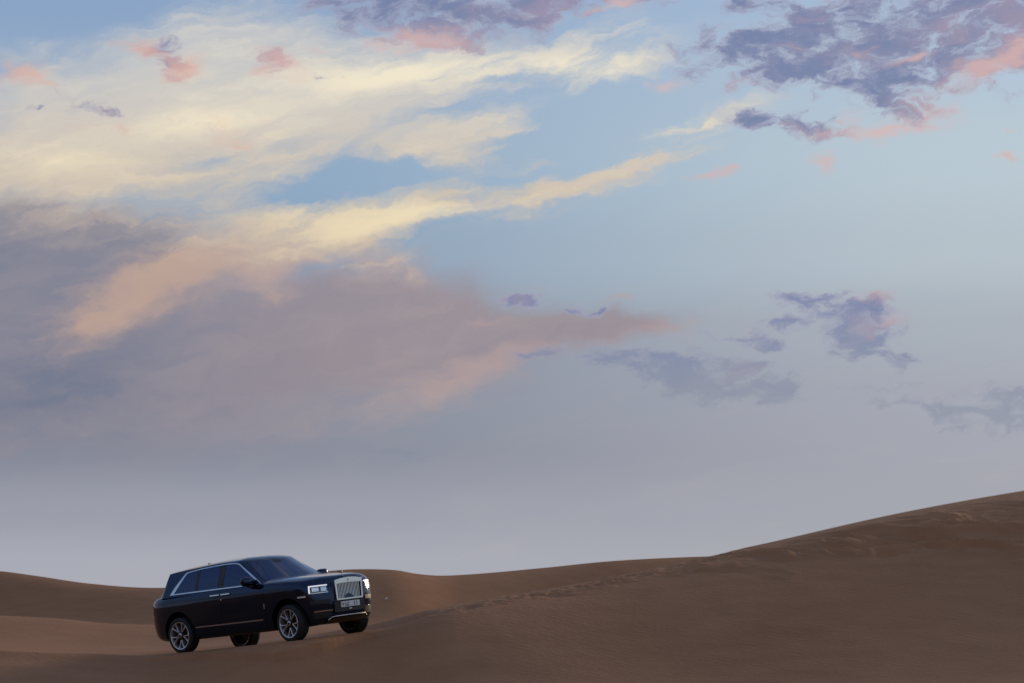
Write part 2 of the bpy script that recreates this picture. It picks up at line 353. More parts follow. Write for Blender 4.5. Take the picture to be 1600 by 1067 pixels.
# ------------------------------------------------------------------ terrain
def interp(x, xs, ys):
    """monotone cubic through points"""
    xs = np.asarray(xs, float); ys = np.asarray(ys, float)
    h = np.diff(xs); dl = np.diff(ys) / h
    m = np.zeros_like(ys); m[0] = dl[0]; m[-1] = dl[-1]
    m[1:-1] = 0.5 * (dl[:-1] + dl[1:])
    x = np.clip(x, xs[0], xs[-1])
    i = np.clip(np.searchsorted(xs, x) - 1, 0, len(xs) - 2)
    t = (x - xs[i]) / h[i]
    return ((2*t**3-3*t**2+1)*ys[i] + (t**3-2*t**2+t)*h[i]*m[i] + (-2*t**3+3*t**2)*ys[i+1] + (t**3-t**2)*h[i]*m[i+1])
class Noise2:
    def __init__(s, seed):
        r = np.random.default_rng(seed); s.g = r.random((256, 256)).astype(np.float32)
    def __call__(s, x, y):
        xi = np.floor(x).astype(int); yi = np.floor(y).astype(int); fx = x - xi; fy = y - yi
        fx = fx*fx*fx*(fx*(fx*6-15)+10); fy = fy*fy*fy*(fy*(fy*6-15)+10)
        a = s.g[xi & 255, yi & 255]; b = s.g[(xi+1) & 255, yi & 255]; c = s.g[xi & 255, (yi+1) & 255]; d = s.g[(xi+1) & 255, (yi+1) & 255]
        return (a*(1-fx)+b*fx)*(1-fy) + (c*(1-fx)+d*fx)*fy - 0.5
    def fbm(s, x, y, o=4, g=0.5):
        t = 0; a = 1.0
        for k in range(o): t = t + a*s(x*2**k + 17.3*k, y*2**k + 5.1*k); a *= g
        return t
n1, n2, n3 = Noise2(1), Noise2(2), Noise2(3)
def sst(x, a, b):
    t = np.clip((x-a)/(b-a), 0, 1); return t*t*(3-2*t)

# columns by azimuth (as photo pixel column), dense in view and coarse around
cols = np.concatenate([np.array([-1.0]) * 0 + np.linspace(-12300, -600, 70)[:-1], np.linspace(-600, -60, 60)[:-1], np.linspace(-60, 1660, 940), np.linspace(1660, 2200, 60)[1:], np.linspace(2200, 13900, 70)[1:]])
crest_y = interp(cols, [-8000, -3600, -2000, -600, -150, 0, 130, 276, 362, 443, 480, 572, 700, 900, 1085, 1200, 1400, 1600, 2000, 3500, 5000, 7500, 10600],
                       [ 560, 420, 700,  975, 1006, 1014, 1019, 1016.5, 1007.5, 998, 992, 974, 946, 912, 874, 848, 803, 767, 710, 790, 860, 800, 560])  # unseen dunes: raised left and behind, kept low right, to shape the car's reflections
crest_d = interp(cols, [-9000, -600, 0, 200, 276, 443, 500, 545, 700, 900, 1085, 1600, 2200, 10600], [52, 50, 50.3, 51.0, 51.0, 48.6, 48.9, 49.6, 51.5, 54.5, 57, 63, 66, 66])
plat_y = interp(cols, [-9000, 0, 130, 260, 445, 572, 700, 900, 1085, 1600, 10600], [1008, 1003, 1008, 1008, 996, 980, 955, 925, 890, 790, 985])
midc_y = interp(cols, [-9000, -300, 0, 100, 165, 240, 400, 572, 800, 1085, 1600, 10600], [955, 952, 960.5, 966, 972.5, 975, 974, 975, 972, 965, 960, 980])
far_y = interp(cols, [-9000, -900, -300, 0, 60, 140, 250, 400, 540, 600, 622, 650, 684, 720, 850, 950, 1085, 1300, 1600, 2500, 10600],
                     [ 900,  915,  890, 892, 899.5, 911, 918, 906, 890, 889.5, 891, 896, 899, 898, 887, 877, 870, 866, 868, 900, 905])
far_d = interp(cols, [-9000, 0, 250, 560, 640, 720, 1085, 1700, 10600], [140, 135, 132, 132, 133, 136, 145, 160, 160])
def zy(y, d): return CZ + (HORIZON - y) / F * d
C = len(cols)
one = np.ones(C)
kd = [1*one, 14*one, 46.3 - 2.3 * sst(cols, 450, 900), crest_d - 0.7 - 0.7 * sst(cols, 560, 720), crest_d, crest_d + 2.2, crest_d + 8, crest_d + 16, crest_d + 30, far_d - 9, far_d, far_d + 40, 420*one, 2500*one, 9000*one]
zc = zy(crest_y, crest_d)
bottom = interp(cols, [-9000, 0, 500, 1100, 1600, 10600], [-.05, -.10, -.10, -.05, 0.0, -.05])
mid_base = zy(plat_y, crest_d + 8)
mid_top = zy(midc_y, crest_d + 16)
rightness = sst(cols, 500, 1000)
face = zc - (zc - bottom) * 0.9 / np.maximum(crest_d - 46.3 + 2.3 * sst(cols, 450, 900), 2) - 0.02
rr = sst(cols, 560, 720)
face = face * (1 - rr) + (zc - 0.10) * rr
behind = zc - 0.02 - 0.30 * rightness
mid_base = np.minimum(mid_base, zc - 0.0 + 0.2 * (1 - rightness) - 0.6 * rightness)
far_z = zy(far_y, far_d)
kz = [-.2*one, -.45*one, bottom, face, zc, behind, mid_base, mid_top, mid_top - 0.75, np.minimum(mid_top - 0.45, far_z - 1.8), far_z, far_z - 3.0, -4*one, -6*one, -9*one]
KD = np.array(kd); KZ = np.array(kz)
# rows: shared relative parameter between knots
segs = [4, 14, 300, 24, 30, 40, 40, 24, 24, 50, 24, 16, 10, 8]
segs[2] = 300
H = np.diff(KD, axis=0); D = np.diff(KZ, axis=0) / H
S = np.zeros_like(KZ); S[0] = D[0]; S[-1] = D[-1]
for k in range(1, len(KZ) - 1):
    same = D[k-1] * D[k] > 0
    wm = (H[k-1] + H[k])
    S[k] = np.where(same, 3*wm / ((2*H[k]+H[k-1]) / np.where(same, D[k-1], 1) + (H[k]+2*H[k-1]) / np.where(same, D[k], 1)), 0)
rows_d, rows_z, rows_q = [], [], []
for k, nseg in enumerate(segs):
    tt = np.linspace(0, 1, nseg + 1)[(0 if k == 0 else 1):]
    # crest: keep a crisp edge by one-sided slopes on both sides
    s0 = S[k].copy(); s1 = S[k+1].copy()
    if k == 3: s1 = D[3] * 0.7 + 0 * s1
    if k == 4: s0 = D[4]
    if k == 9: s1 = D[9] * 0.35
    if k == 7: s0 = S[k] * 1.0
    for t in tt:
        z = (2*t**3-3*t**2+1)*KZ[k] + (t**3-2*t**2+t)*H[k]*s0 + (-2*t**3+3*t**2)*KZ[k+1] + (t**3-t**2)*H[k]*s1
        rows_d.append(KD[k] + t*H[k]); rows_z.append(z); rows_q.append(k + t)
DD = np.array(rows_d); ZZ = np.array(rows_z); Q = np.array(rows_q)[:, None] * np.ones((1, C))
A = np.arctan((cols - 800) / F) if False else (cols - 800) / F
inview = np.abs(A) < 0.6
TX = np.where(np.abs(A) < 0.6, A, A)
ang_c = np.where(np.abs(A) < 0.3, np.arctan(A), np.sign(A) * (np.arctan(0.3) + (np.abs(A) - 0.3) * 0.9))
XX = np.where(np.abs(ang_c) < 1.2, np.tan(np.clip(ang_c, -1.2, 1.2)), 0)
# columns carry the depth along +Y inside the view; outside they fan out around the camera
fan = sst(np.abs(ang_c), 0.3, 0.6)
Xw = DD * (A * (1 - fan) + np.sin(ang_c) * fan)
Yw = DD * (1 * (1 - fan) + np.cos(ang_c) * fan)
rows_px = HORIZON - (ZZ - CZ) / DD * F          # photo row of each sample
px = cols[None, :] * np.ones_like(DD)

# gentle relief everywhere
und = n1.fbm(Xw * 0.10, Yw * 0.05, 3) * 0.22 * sst(Q, 1.2, 2.4) * (1 - sst(Q, 2.55, 2.95)) * (0.4 + 0.6 * sst(px, 500, 1100))
ZZ = ZZ + und
ZZ = ZZ + n2.fbm(Xw * 0.03, Yw * 0.03, 3) * 0.8 * sst(Q, 8.0, 9.0) * (1 - sst(Q, 9.2, 9.8))
# slumped, trampled sand just under the main crest: broad at the right, a thin trail further left
below = np.maximum(rows_px - crest_y[None, :], -5)
band = interp(cols, [-9000, 560, 640, 900, 1085, 1250, 1400, 1500, 1600, 1800, 10600], [0.01, 5, 9, 15, 30, 56, 72, 98, 125, 130, 60])[None, :]
edge_n = n3.fbm(Xw * 0.7, Yw * 0.7, 4) * 0.55 + n2.fbm(Xw * 0.22, Yw * 0.22, 2) * 0.5
amt = (1 - sst(below / band + edge_n, 0.6, 1.0)) * sst(below, 2.0, 6 + 0.25 * band) * sst(px, 560, 700) * (Q <= 4.0) * sst(Q, 2.0, 2.2)
sx = Xw * 0.96 - Yw * 0.28; sy = Xw * 0.28 + Yw * 0.96
wx = sx + 0.9 * n1.fbm(sx * 0.6, sy * 0.9, 3); wy = sy + 0.7 * n2.fbm(sx * 0.6 + 9, sy * 0.9, 3)
lum = (1 - 2 * np.abs(n1.fbm(wx * 0.40, wy * 1.0, 4, 0.45))) - 0.6
lum2 = n2.fbm(wx * 1.2, wy * 2.4, 4, 0.5)
lumps = 0.23 * lum + 0.10 * lum2
ZZ = ZZ + amt * (lumps * (0.25 + 0.75 * sst(px, 1000, 1350)) + 0.015 * sst(px, 900, 1200))
# small foot marks along the crest left of the slump
trail = np.exp(-((below - 5 - 0.004 * (px - 570)) / (3.5 + 0.008 * np.clip(px - 570, 0, 600))) ** 2) * sst(px, 590, 700) * (1 - sst(px, 1080, 1250)) * (Q <= 4.6) * (Q > 2.4)
ZZ = ZZ + trail * 0.065 * n3.fbm(Xw * 3.4, Yw * 3.0, 4, 0.6)
# fine unevenness of the open face
ZZ = ZZ + n3.fbm(Xw * 0.9, Yw * 0.5, 4) * 0.016 * sst(Q, 1.6, 2.2) * (1 - sst(Q, 3.2, 3.9))

# the car has pressed the sand to the four tyre contact points
wheel_spots = [(WB2, -0.86, 0.0), (-WB2, -0.86, 0.0), (WB2, 0.86, -0.01), (-WB2, 0.86, -0.10)]   # local x, y (left +), drop
loc = np.stack([Xw, Yw, ZZ, np.ones_like(ZZ)], -1) @ CAR_INV.T
lx, ly = loc[..., 0], loc[..., 1]
bl = np.clip((0.86 - ly) / 1.72, 0, 1)        # 0 at far side, 1 at near side
fr = np.clip((lx + WB2) / (2 * WB2), 0, 1)
drop = (1 - bl) * ((1 - fr) * -0.10 + fr * -0.01)
pz = (CARM[2, 0] * lx + CARM[2, 1] * ly + CARM[2, 2] * (drop + 0.035) + CARM[2, 3])
dx = np.maximum(np.abs(lx) - 1.95, 0); dy = np.maximum(np.abs(ly) - 1.0, 0)
foot = 1 - sst(np.hypot(dx, dy), 0.0, 1.5)
foot = foot * (Q > 3.0)
ZZ = ZZ * (1 - foot) + pz * foot

verts = np.stack([Xw, Yw, ZZ], -1).reshape(-1, 3).astype(np.float32)
Rn = DD.shape[0]
i0 = (np.arange(Rn - 1)[:, None] * C + np.arange(C - 1)[None, :]).reshape(-1)
quads = np.stack([i0, i0 + 1, i0 + C + 1, i0 + C], -1).astype(np.int32)
me = bpy.data.meshes.new('sand_dunes')
me.vertices.add(len(verts)); me.vertices.foreach_set('co', verts.reshape(-1))
me.loops.add(quads.size); me.loops.foreach_set('vertex_index', quads.reshape(-1))
me.polygons.add(len(quads)); me.polygons.foreach_set('loop_start', np.arange(0, quads.size, 4, dtype=np.int32))
me.polygons.foreach_set('use_smooth', np.ones(len(quads), bool))
me.update(calc_edges=True); me.validate()
ground = obj('ground', me, 'sand')
tag(ground, 'brown desert sand dunes rising to a crest on the right', kind='structure')
def ground_z(x, y):
    k = np.argmin((verts[:, 0] - x) ** 2 + (verts[:, 1] - y) ** 2); return float(verts[k, 2])

# ------------------------------------------------------------------ the car
car = bpy.data.objects.new('luxury_suv', None); COL.objects.link(car)
car.matrix_world = CAR_M
tag(car, 'dark blue-black luxury off-road car with chrome grille parked on the dune crest', 'car')

def catmull(pts, n):
    P = np.array(pts, float); out = []
    seg = np.r_[0, np.cumsum(np.linalg.norm(np.diff(P, axis=0), axis=1))]
    return np.stack([interp(np.linspace(0, seg[-1], n), seg, P[:, k]) for k in range(P.shape[1])], -1)
NT = 150
OUT = catmull([(2.445, 0), (2.44, .2), (2.425, .38), (2.395, .54), (2.33, .71), (2.225, .85), (2.05, .94), (1.65, .985), (1.0, 1.0), (0, 1.0), (-1.0, 1.0), (-1.65, .985),
               (-2.2, .955), (-2.5, .875), (-2.69, .735), (-2.79, .5), (-2.84, .25), (-2.85, 0)], NT)
tan = np.gradient(OUT, axis=0); tan /= np.linalg.norm(tan, axis=1)[:, None]
NOR = np.stack([tan[:, 1], -tan[:, 0]], -1)          # outward
if NOR[NT // 2, 1] < 0: NOR = -NOR
NOR[0] = (1, 0); NOR[-1] = (-1, 0)
def zb(x): return interp(x, [-2.85, -2.5, -2.1, -1.0, 1.0, 2.0, 2.3, 2.45], [.39, .32, .28, .27, .27, .28, .31, .34])
def zt(x): return interp(x, [-2.85, -2.73, -2.5, -2.2, -1.9, 0, .9, 1.25, 1.65, 2.0, 2.3, 2.45], [1.10, 1.14, 1.19, 1.215, 1.225, 1.235, 1.24, 1.238, 1.222, 1.19, 1.15, 1.125])
def hc(x): return interp(x, [-2.85, -2.6, -2.3, -1.5, 0, .9, 1.25, 1.7, 2.05, 2.25, 2.38], [1.12, 1.18, 1.25, 1.27, 1.28, 1.335, 1.325, 1.295, 1.265, 1.235, 1.185])
S_L = [0, .03, .10, .22, .36, .5, .64, .76, .86, .93, .975, 1.0]
I_L = [.13, .085, .045, .022, .006, 0, .003, .010, .020, .034, .055, .085]
def inset(s): return np.interp(s, S_L, I_L)
def wall(t, z, off=0.0, side=1):
    """point on the body side at perimeter parameter t (0 nose .. 1 tail), height z"""
    f = t * (NT - 1); i = min(int(f), NT - 2); a = f - i
    p = OUT[i] * (1 - a) + OUT[i+1] * a; n = NOR[i] * (1 - a) + NOR[i+1] * a; n = n / np.linalg.norm(n)
    b, tp = float(zb(p[0])), float(zt(p[0])); s = np.clip((z - b) / (tp - b), 0, 1)
    q = p - n * (inset(s) - off)
    return (q[0], q[1] * side, z)
TT = np.linspace(0, 1, NT)
SIDE_I = np.where((OUT[:, 1] > .9))[0]
def t_x(x): return float(np.interp(-x, -OUT[:, 0], TT))          # by length
def t_y(y): return float(np.interp(y, OUT[:NT // 3, 1], TT[:NT // 3]))  # by width, on the nose
def t_yr(y): return float(np.interp(-y, -OUT[2 * NT // 3:, 1], TT[2 * NT // 3:]))

# shell: rings of the perimeter, closed below and over the bonnet
rings = []
for s in S_L[::1]:
    r = []
    for i in range(NT):
        x, y = OUT[i]; b, tp = float(zb(x)), float(zt(x)); ins = float(inset(s))
        q = OUT[i] - NOR[i] * ins
        r.append((q[0], max(q[1], 0.0), b + s * (tp - b)))
    rings.append(r)
top_edge = rings[-1]
for c in (.02, .05, .09, .14, .21, .3, .42, .56, .7, .85):
    r = []
    for (x, y, z) in top_edge:
        xs = min(max(x, -2.45), 2.22); xc = x + (xs - x) * c; yc = y * (1 - c)
        e = float(zt(x)); h = float(hc(xc))
        r.append((xc, yc, e + (h - e) * (1 - (1 - c) ** 4.5)))
    rings.append(r)
V3, F3 = [], []
ring_n = 2 * (NT - 1)
for r in rings:
    V3 += r + [(x, -y, z) for (x, y, z) in r[-2:0:-1]]
nr = len(rings)
for k in range(nr - 1):
    for i in range(ring_n):
        j = (i + 1) % ring_n
        F3.append((k*ring_n+i, k*ring_n+j, (k+1)*ring_n+j, (k+1)*ring_n+i))
# bonnet / deck ridge strip: join left and right halves of the last ring
last = (nr - 1) * ring_n
for i in range(NT - 1):
    a, b = last + i, last + i + 1
    c, d = last + (ring_n - i) % ring_n, last + (ring_n - i - 1) % ring_n
    fce = []
    for v in (a, b, d, c):
        if v not in fce: fce.append(v)
    if len(fce) >= 3: F3.append(tuple(fce))
for i in range(NT - 1):
    a, b = i, i + 1
    c, d = (ring_n - i) % ring_n, (ring_n - i - 1) % ring_n
    fce = []
    for v in (a, b, d, c):
        if v not in fce: fce.append(v)
    if len(fce) >= 3: F3.append(tuple(fce))
body = obj('body', mesh('body', V3, F3, True, 40), 'paint', car)
def cyl_mesh(r, y0, y1, n=48):
    vs, fs = [], []
    for y in (y0, y1):
        for k in range(n): vs.append((r*math.cos(2*math.pi*k/n), y, r*math.sin(2*math.pi*k/n)))
    for k in range(n): fs.append((k, (k+1) % n, n+(k+1) % n, n+k))
    fs.append(tuple(range(n))); fs.append(tuple(range(2*n-1, n-1, -1)))
    return mesh('cut', vs, fs)
bm = bmesh.new(); cuts = []
for x in (WB2, -WB2):
    for s in (1, -1):
        me_c = cyl_mesh(0.475, 0.55 if s > 0 else -1.3, 1.3 if s > 0 else -0.55)
        co = bpy.data.objects.new('cutter', me_c); COL.objects.link(co); co.parent = car; co.location = (x, 0, HUB_Z + 0.02)
        cuts.append(co)
bpy.context.view_layer.update()
for co in cuts:
    md = body.modifiers.new('arch', 'BOOLEAN'); md.object = co; md.operation = 'DIFFERENCE'; md.solver = 'EXACT'
dg = bpy.context.evaluated_depsgraph_get()
nm = bpy.data.meshes.new_from_object(body.evaluated_get(dg)); body.modifiers.clear(); body.data = nm
for co in cuts: bpy.data.objects.remove(co)
bm = bmesh.new(); bm.from_mesh(nm)
for f in bm.faces: f.smooth = True
for e in bm.edges:
    e.smooth = not (len(e.link_faces) == 2 and e.calc_face_angle(0) > R(38))
bm.to_mesh(nm); bm.free()

# upper cabin
def ztg(x): return interp(x, [-2.5, -2.2, -1.65, -1.0, -.4, .1, .4, 1.3], [1.615, 1.668, 1.718, 1.755, 1.777, 1.768, 1.745, 1.71])
ZG = 1.20
def gw(s): return .950 - .175 * s - .035 * s * s
def xa(s): return 1.0 - .86 * s
def xcf(s): return 1.24 - .85 * s
def xrs(s): return -2.13 + .11 * s
def xrc(s): return -2.57 + .36 * s
def g_out(s):
    w = gw(s); pts = []
    for y in np.r_[0, .12, .25, .38, .5, .62, .72, .81, .88, .94, .98] * w: pts.append((xa(s) + (xcf(s)-xa(s))*(1-(y/w)**2.4), y))
    for x in np.linspace(xa(s), xrs(s), 40): pts.append((x, w))
    for y in np.r_[.985, .95, .9, .82, .72, .6, .45, .3, .15, 0] * w: pts.append((xrs(s) + (xrc(s)-xrs(s))*(1-(y/w)**3.5), y))
    return pts
rings = []
for s in np.linspace(0, 1, 9):
    rings.append([(x, y, ZG + s*(float(ztg(x))-ZG)) for (x, y) in g_out(s)])
te = rings[-1]
for c in (.015, .04, .08, .14, .22, .34, .5, .7, .88):
    r = []
    for (x, y, z) in te:
        xs = min(max(x, -1.65), .02); xc = x + (xs-x)*c
        r.append((xc, y*(1-c), float(ztg(x)) + (float(ztg(xc)) + .058 - float(ztg(x))) * (1-(1-c)**3.2)))
    rings.append(r)
V3, F3 = [], []; n0 = len(rings[0]); rn = 2*(n0-1)
for r in rings: V3 += r + [(x, -y, z) for (x, y, z) in r[-2:0:-1]]
for k in range(len(rings)-1):
    for i in range(rn):
        j = (i+1) % rn; F3.append((k*rn+i, k*rn+j, (k+1)*rn+j, (k+1)*rn+i))
last = (len(rings)-1)*rn
for i in range(n0-1):
    fce = []
    for v in (last+i, last+i+1, last+(rn-i-1) % rn, last+(rn-i) % rn):
        if v not in fce: fce.append(v)
    if len(fce) >= 3: F3.append(tuple(fce))
roof = obj('roof', mesh('roof', V3, F3, True, 35), 'paint', car)

def cab(x, z, off=0.0, side=1):
    s = (z - ZG) / (float(ztg(x)) - ZG)
    return (x, (gw(s) + off) * side, z)
def slab(name, grid_o, grid_i, m, parent, sharp=30):
    """closed slab from two equal grids [rows][cols] of points"""
    nr_, nc_ = len(grid_o), len(grid_o[0]); vs = [p for r in grid_o for p in r] + [p for r in grid_i for p in r]; fs = []
    o = nr_*nc_
    for a in range(nr_-1):
        for b in range(nc_-1):
            q = (a*nc_+b, a*nc_+b+1, (a+1)*nc_+b+1, (a+1)*nc_+b)
            fs.append(q); fs.append(tuple(o+v for v in q[::-1]))
    for b in range(nc_-1):
        fs.append((b, b+1, o+b+1, o+b)); k = (nr_-1)*nc_; fs.append((k+b, o+k+b, o+k+b+1, k+b+1))
    for a in range(nr_-1):
        fs.append((a*nc_, o+a*nc_, o+(a+1)*nc_, (a+1)*nc_)); k = nc_-1; fs.append((a*nc_+k, (a+1)*nc_+k, o+(a+1)*nc_+k, o+a*nc_+k))
    return obj(name, mesh(name, vs, fs, True, sharp), m, parent)
def wpatch(name, t0, t1, z0, z1, off, m, parent, side, nt=8, nz=4, depth=0.02):
    f0 = z0 if callable(z0) else (lambda u: z0); f1 = z1 if callable(z1) else (lambda u: z1)
    def g(o): return [[wall(t0 + (t1-t0)*i/nt, f0(i/nt) + (f1(i/nt)-f0(i/nt))*k/nz, o, side) for i in range(nt+1)] for k in range(nz+1)]
    return slab(name, g(off), g(off-depth), m, parent)
# day-light opening
def top_line(x): return float(interp(x, [-1.42, -.95, -.28, .02, .15, .22], [1.662, 1.702, 1.728, 1.722, 1.705, 1.68]))
def pillar_a(x): return 1.705 + (x - .15) * (1.262 - 1.705) / (.87 - .15)
def pillar_d(x): return 1.262 + (x + 1.74) * (1.662 - 1.262) / (-1.42 + 1.74)
BELT = 1.262
def up(x): return min(top_line(min(max(x, -1.42), .22)), pillar_a(x) if x > .12 else 9, pillar_d(x) if x < -1.41 else 9)
for side in (-1, 1):
    def pane(name, x0, x1, off, m, parent, n=18, depth=0.012, lo=BELT, mrg=0.0):
        xs = np.linspace(x0, x1, n)
        def g(o): return [[cab(x, lo + (max(up(x) - mrg, lo + .002) - lo)*k/6, o, side) for x in xs] for k in range(7)]
        return slab(name, g(off), g(off-depth), m, parent)
    pane('side_window', -1.70, -1.08, .006, 'glass', car); pane('side_window', -1.03, -.38, .006, 'glass', car); pane('side_window', -.24, .84, .006, 'glass', car)
    pane('window_pillar', -1.095, -1.015, .010, 'dark', car, 4); pane('window_pillar', -.395, -.225, .010, 'dark', car, 4)
    # chrome surround as one closed loop of varying width
    path = [(-1.74, BELT), (-1.66, 1.362), (-1.58, 1.462), (-1.50, 1.562), (-1.44, 1.634), (-1.385, 1.664), (-1.2, 1.683), (-.95, 1.704), (-.6, 1.719), (-.28, 1.729), (-.1, 1.728), (.03, 1.721), (.10, 1.713), (.16, 1.698), (.22, 1.665)]
    path += [(x, pillar_a(x)) for x in (.32, .45, .6, .72, .82, .87)] + [(x, BELT) for x in (.8, .5, .2, -.2, -.6, -1.0, -1.4)]
    cx, cz = -.4, 1.47
    inner, outer = [], []
    for i, (x, z) in enumerate(path):
        p, q = path[i-1], path[(i+1) % len(path)]
        tx, tz = q[0]-p[0], q[1]-p[1]; l = math.hypot(tx, tz); nx, nz_ = -tz/l, tx/l
        if (x-cx)*nx + (z-cz)*nz_ < 0: nx, nz_ = -nx, -nz_
        inner.append((x, z)); wdt = .022
        if x < -1.42 and z > BELT + .01: wdt = .10 - .06 * (z - 1.26) / .4
        if i == 0: outer.append((-1.865, BELT - .022)); continue
        if abs(x - .87) < .001: outer.append((.93, BELT - .022)); continue
        outer.append((x + nx*wdt, z + nz_*wdt))
    n = len(path)
    def ring(pts, off): return [cab(x, z, off, side) for (x, z) in pts]
    vs = ring(inner, .014) + ring(outer, .014) + ring(inner, -.01) + ring(outer, -.01); fs = []
    for i in range(n):
        j = (i+1) % n
        fs += [(i, j, n+j, n+i), (2*n+i, 3*n+i, 3*n+j, 2*n+j), (i, 2*n+i, 2*n+j, j), (n+i, n+j, 3*n+j, 3*n+i)]
    obj('window_trim', mesh('window_trim', vs, fs, True, 40), 'chrome', car)
    # doors (hinged at the outer ends), handles, strips, markers
    d1 = wpatch('front_door', t_x(1.02), t_x(-.262), .33, lambda u: 1.215, .004, 'paint', car, side, 24, 14, .006)
    d2 = wpatch('rear_door', t_x(-.274), t_x(-1.14), .33, lambda u: 1.215, .004, 'paint', car, side, 20, 14, .006)
    for d, x0, x1 in ((d1, .03, -.245), (d2, -.29, -.565)):
        wpatch('handle', t_x(x0), t_x(x1), 1.118, 1.142, .035, 'chrome', d, side, 6, 2, .018)
        wpatch('handle_recess', t_x(x0 - .02), t_x(x1 + .02), 1.080, 1.150, .0055, 'dark', d, side, 6, 2, .004)
    wpatch('lock_button', t_x(-.245), t_x(-.27), 1.012, 1.04, .012, 'chrome', car, side, 2, 2, .012)
    wpatch('sill_strip', t_x(.93), t_x(-1.12), .508, .532, .012, 'satin', car, side, 24, 2, .014)
    wpatch('fender_badge', t_x(1.03), t_x(1.0), .74, .84, .012, 'chrome', car, side, 2, 4, .012)
    wpatch('side_marker', t_x(2.13), t_x(1.95), .862, .893, .010, 'marker', car, side, 5, 2, .012)
    wpatch('rear_marker', t_yr(.80), t_yr(.70), .80, .83, .010, 'marker', car, side, 4, 2, .012)
    # lamps
    ta, tb = t_y(.53), t_y(.875)
    hl = wpatch('headlight', ta, tb, .925, 1.075, .006, 'lens', car, side, 12, 5, .03)
    wpatch('running_light', ta, tb, 1.055, 1.078, .016, 'drl', hl, side, 12, 2, .016)
    wpatch('running_light', t_y(.857), tb, .930, 1.055, .016, 'drl', hl, side, 3, 3, .016)
    wpatch('lamp_frame', ta, tb, .918, .932, .015, 'lamp', hl, side, 12, 2, .016)
    wpatch('lamp_unit', t_y(.56), t_y(.675), .952, 1.040, .014, 'lamp', hl, side, 5, 3, .014)
    wpatch('lamp_unit', t_y(.715), t_y(.83), .958, 1.036, .012, 'lamp', hl, side, 5, 3, .014)
    wpatch('bumper_recess', t_y(.50), t_y(.87), .70, .78, .003, 'dark', car, side, 10, 3, .02)
    wpatch('bumper_intake', t_y(.47), t_y(.84), .42, .545, .003, 'dark', car, side, 10, 3, .02)
    wpatch('bumper_strip', t_y(.46), t_y(.83), .545, .566, .014, 'chrome', car, side, 10, 2, .016)
    wpatch('tail_lamp', t_yr(.86), t_yr(.72), .86, 1.06, .008, 'red', car, side, 5, 4, .02)
    # mirror
    mb = bmesh.new()
    bmesh.ops.create_uvsphere(mb, u_segments=20, v_segments=12, radius=1.0)
    for v in mb.verts:
        x, y, z = v.co
        sq = lambda a: math.copysign(abs(a) ** 0.62, a)
        v.co = (sq(x) * .085 - .02 * z * 0 , sq(y) * .135, sq(z) * .095)
    for f in mb.faces: f.smooth = True
    mm = bpy.data.meshes.new('mirror'); mb.to_mesh(mm); mb.free()
    mir = obj('mirror', mm, 'paint', car); mir.location = (.66, 1.085 * side, 1.325)
    st = slab('stalk', [[(.66, .90*side, 1.235), (.76, .90*side, 1.235)], [(.665, 1.06*side, 1.27), (.745, 1.06*side, 1.27)]],
              [[(.66, .90*side, 1.19), (.76, .90*side, 1.19)], [(.665, 1.06*side, 1.225), (.745, 1.06*side, 1.225)]], 'dark', mir)
    st.location = (-.70, -1.085*side, -1.345)

# glass front and back
def gpoint(u, s, front, off):
    w = gw(s); y = u*w
    if front: x = xa(s) + (xcf(s)-xa(s))*(1-abs(u)**2.4)
    else: x = xrs(s) + (xrc(s)-xrs(s))*(1-abs(u)**3.5)
    z = ZG + s*(float(ztg(x))-ZG)
    return (x + (off*.5 if front else -off*.8), y, z + off*.85)
for front, nm_, lim, s0, s1 in ((True, 'windscreen', .865, .10, .955), (False, 'rear_window', .84, .22, .92)):
    us = np.linspace(-lim, lim, 21); ss = np.linspace(s0, s1, 12)
    def shrink(u, s): return u * (1.0 - 0.02 * (s - s0))
    slab(nm_, [[gpoint(shrink(u, s), s, front, .010) for u in us] for s in ss], [[gpoint(shrink(u, s), s, front, -.006) for u in us] for s in ss], 'glass', car)
ws = [o for o in car.children if o.name == 'windscreen'][0]
def wsp(u, s, off): return gpoint(u, s, True, off)
slab('sensor_housing', [[wsp(u, s, .014) for u in (-.12, -.06, 0, .06, .12)] for s in (.84, .89, .945)], [[wsp(u, s, .006) for u in (-.12, -.06, 0, .06, .12)] for s in (.84, .89, .945)], 'dark', ws)
# roof fin
fin = [(-1.62, 0, 0), (-1.44, 0, 0), (-1.56, 0, .055), (-1.61, 0, .06)]
zf = float(ztg(-1.5)) + .054
vs = [(x, y, zf + z - .012) for (x, _, z) in fin for y in (-.022 if z < .01 else -.008, .022 if z < .01 else .008)]
obj('roof_fin', mesh('roof_fin', vs, [(0, 2, 4, 6), (1, 7, 5, 3), (0, 1, 3, 2), (2, 3, 5, 4), (4, 5, 7, 6), (6, 7, 1, 0)]), 'paint', car)

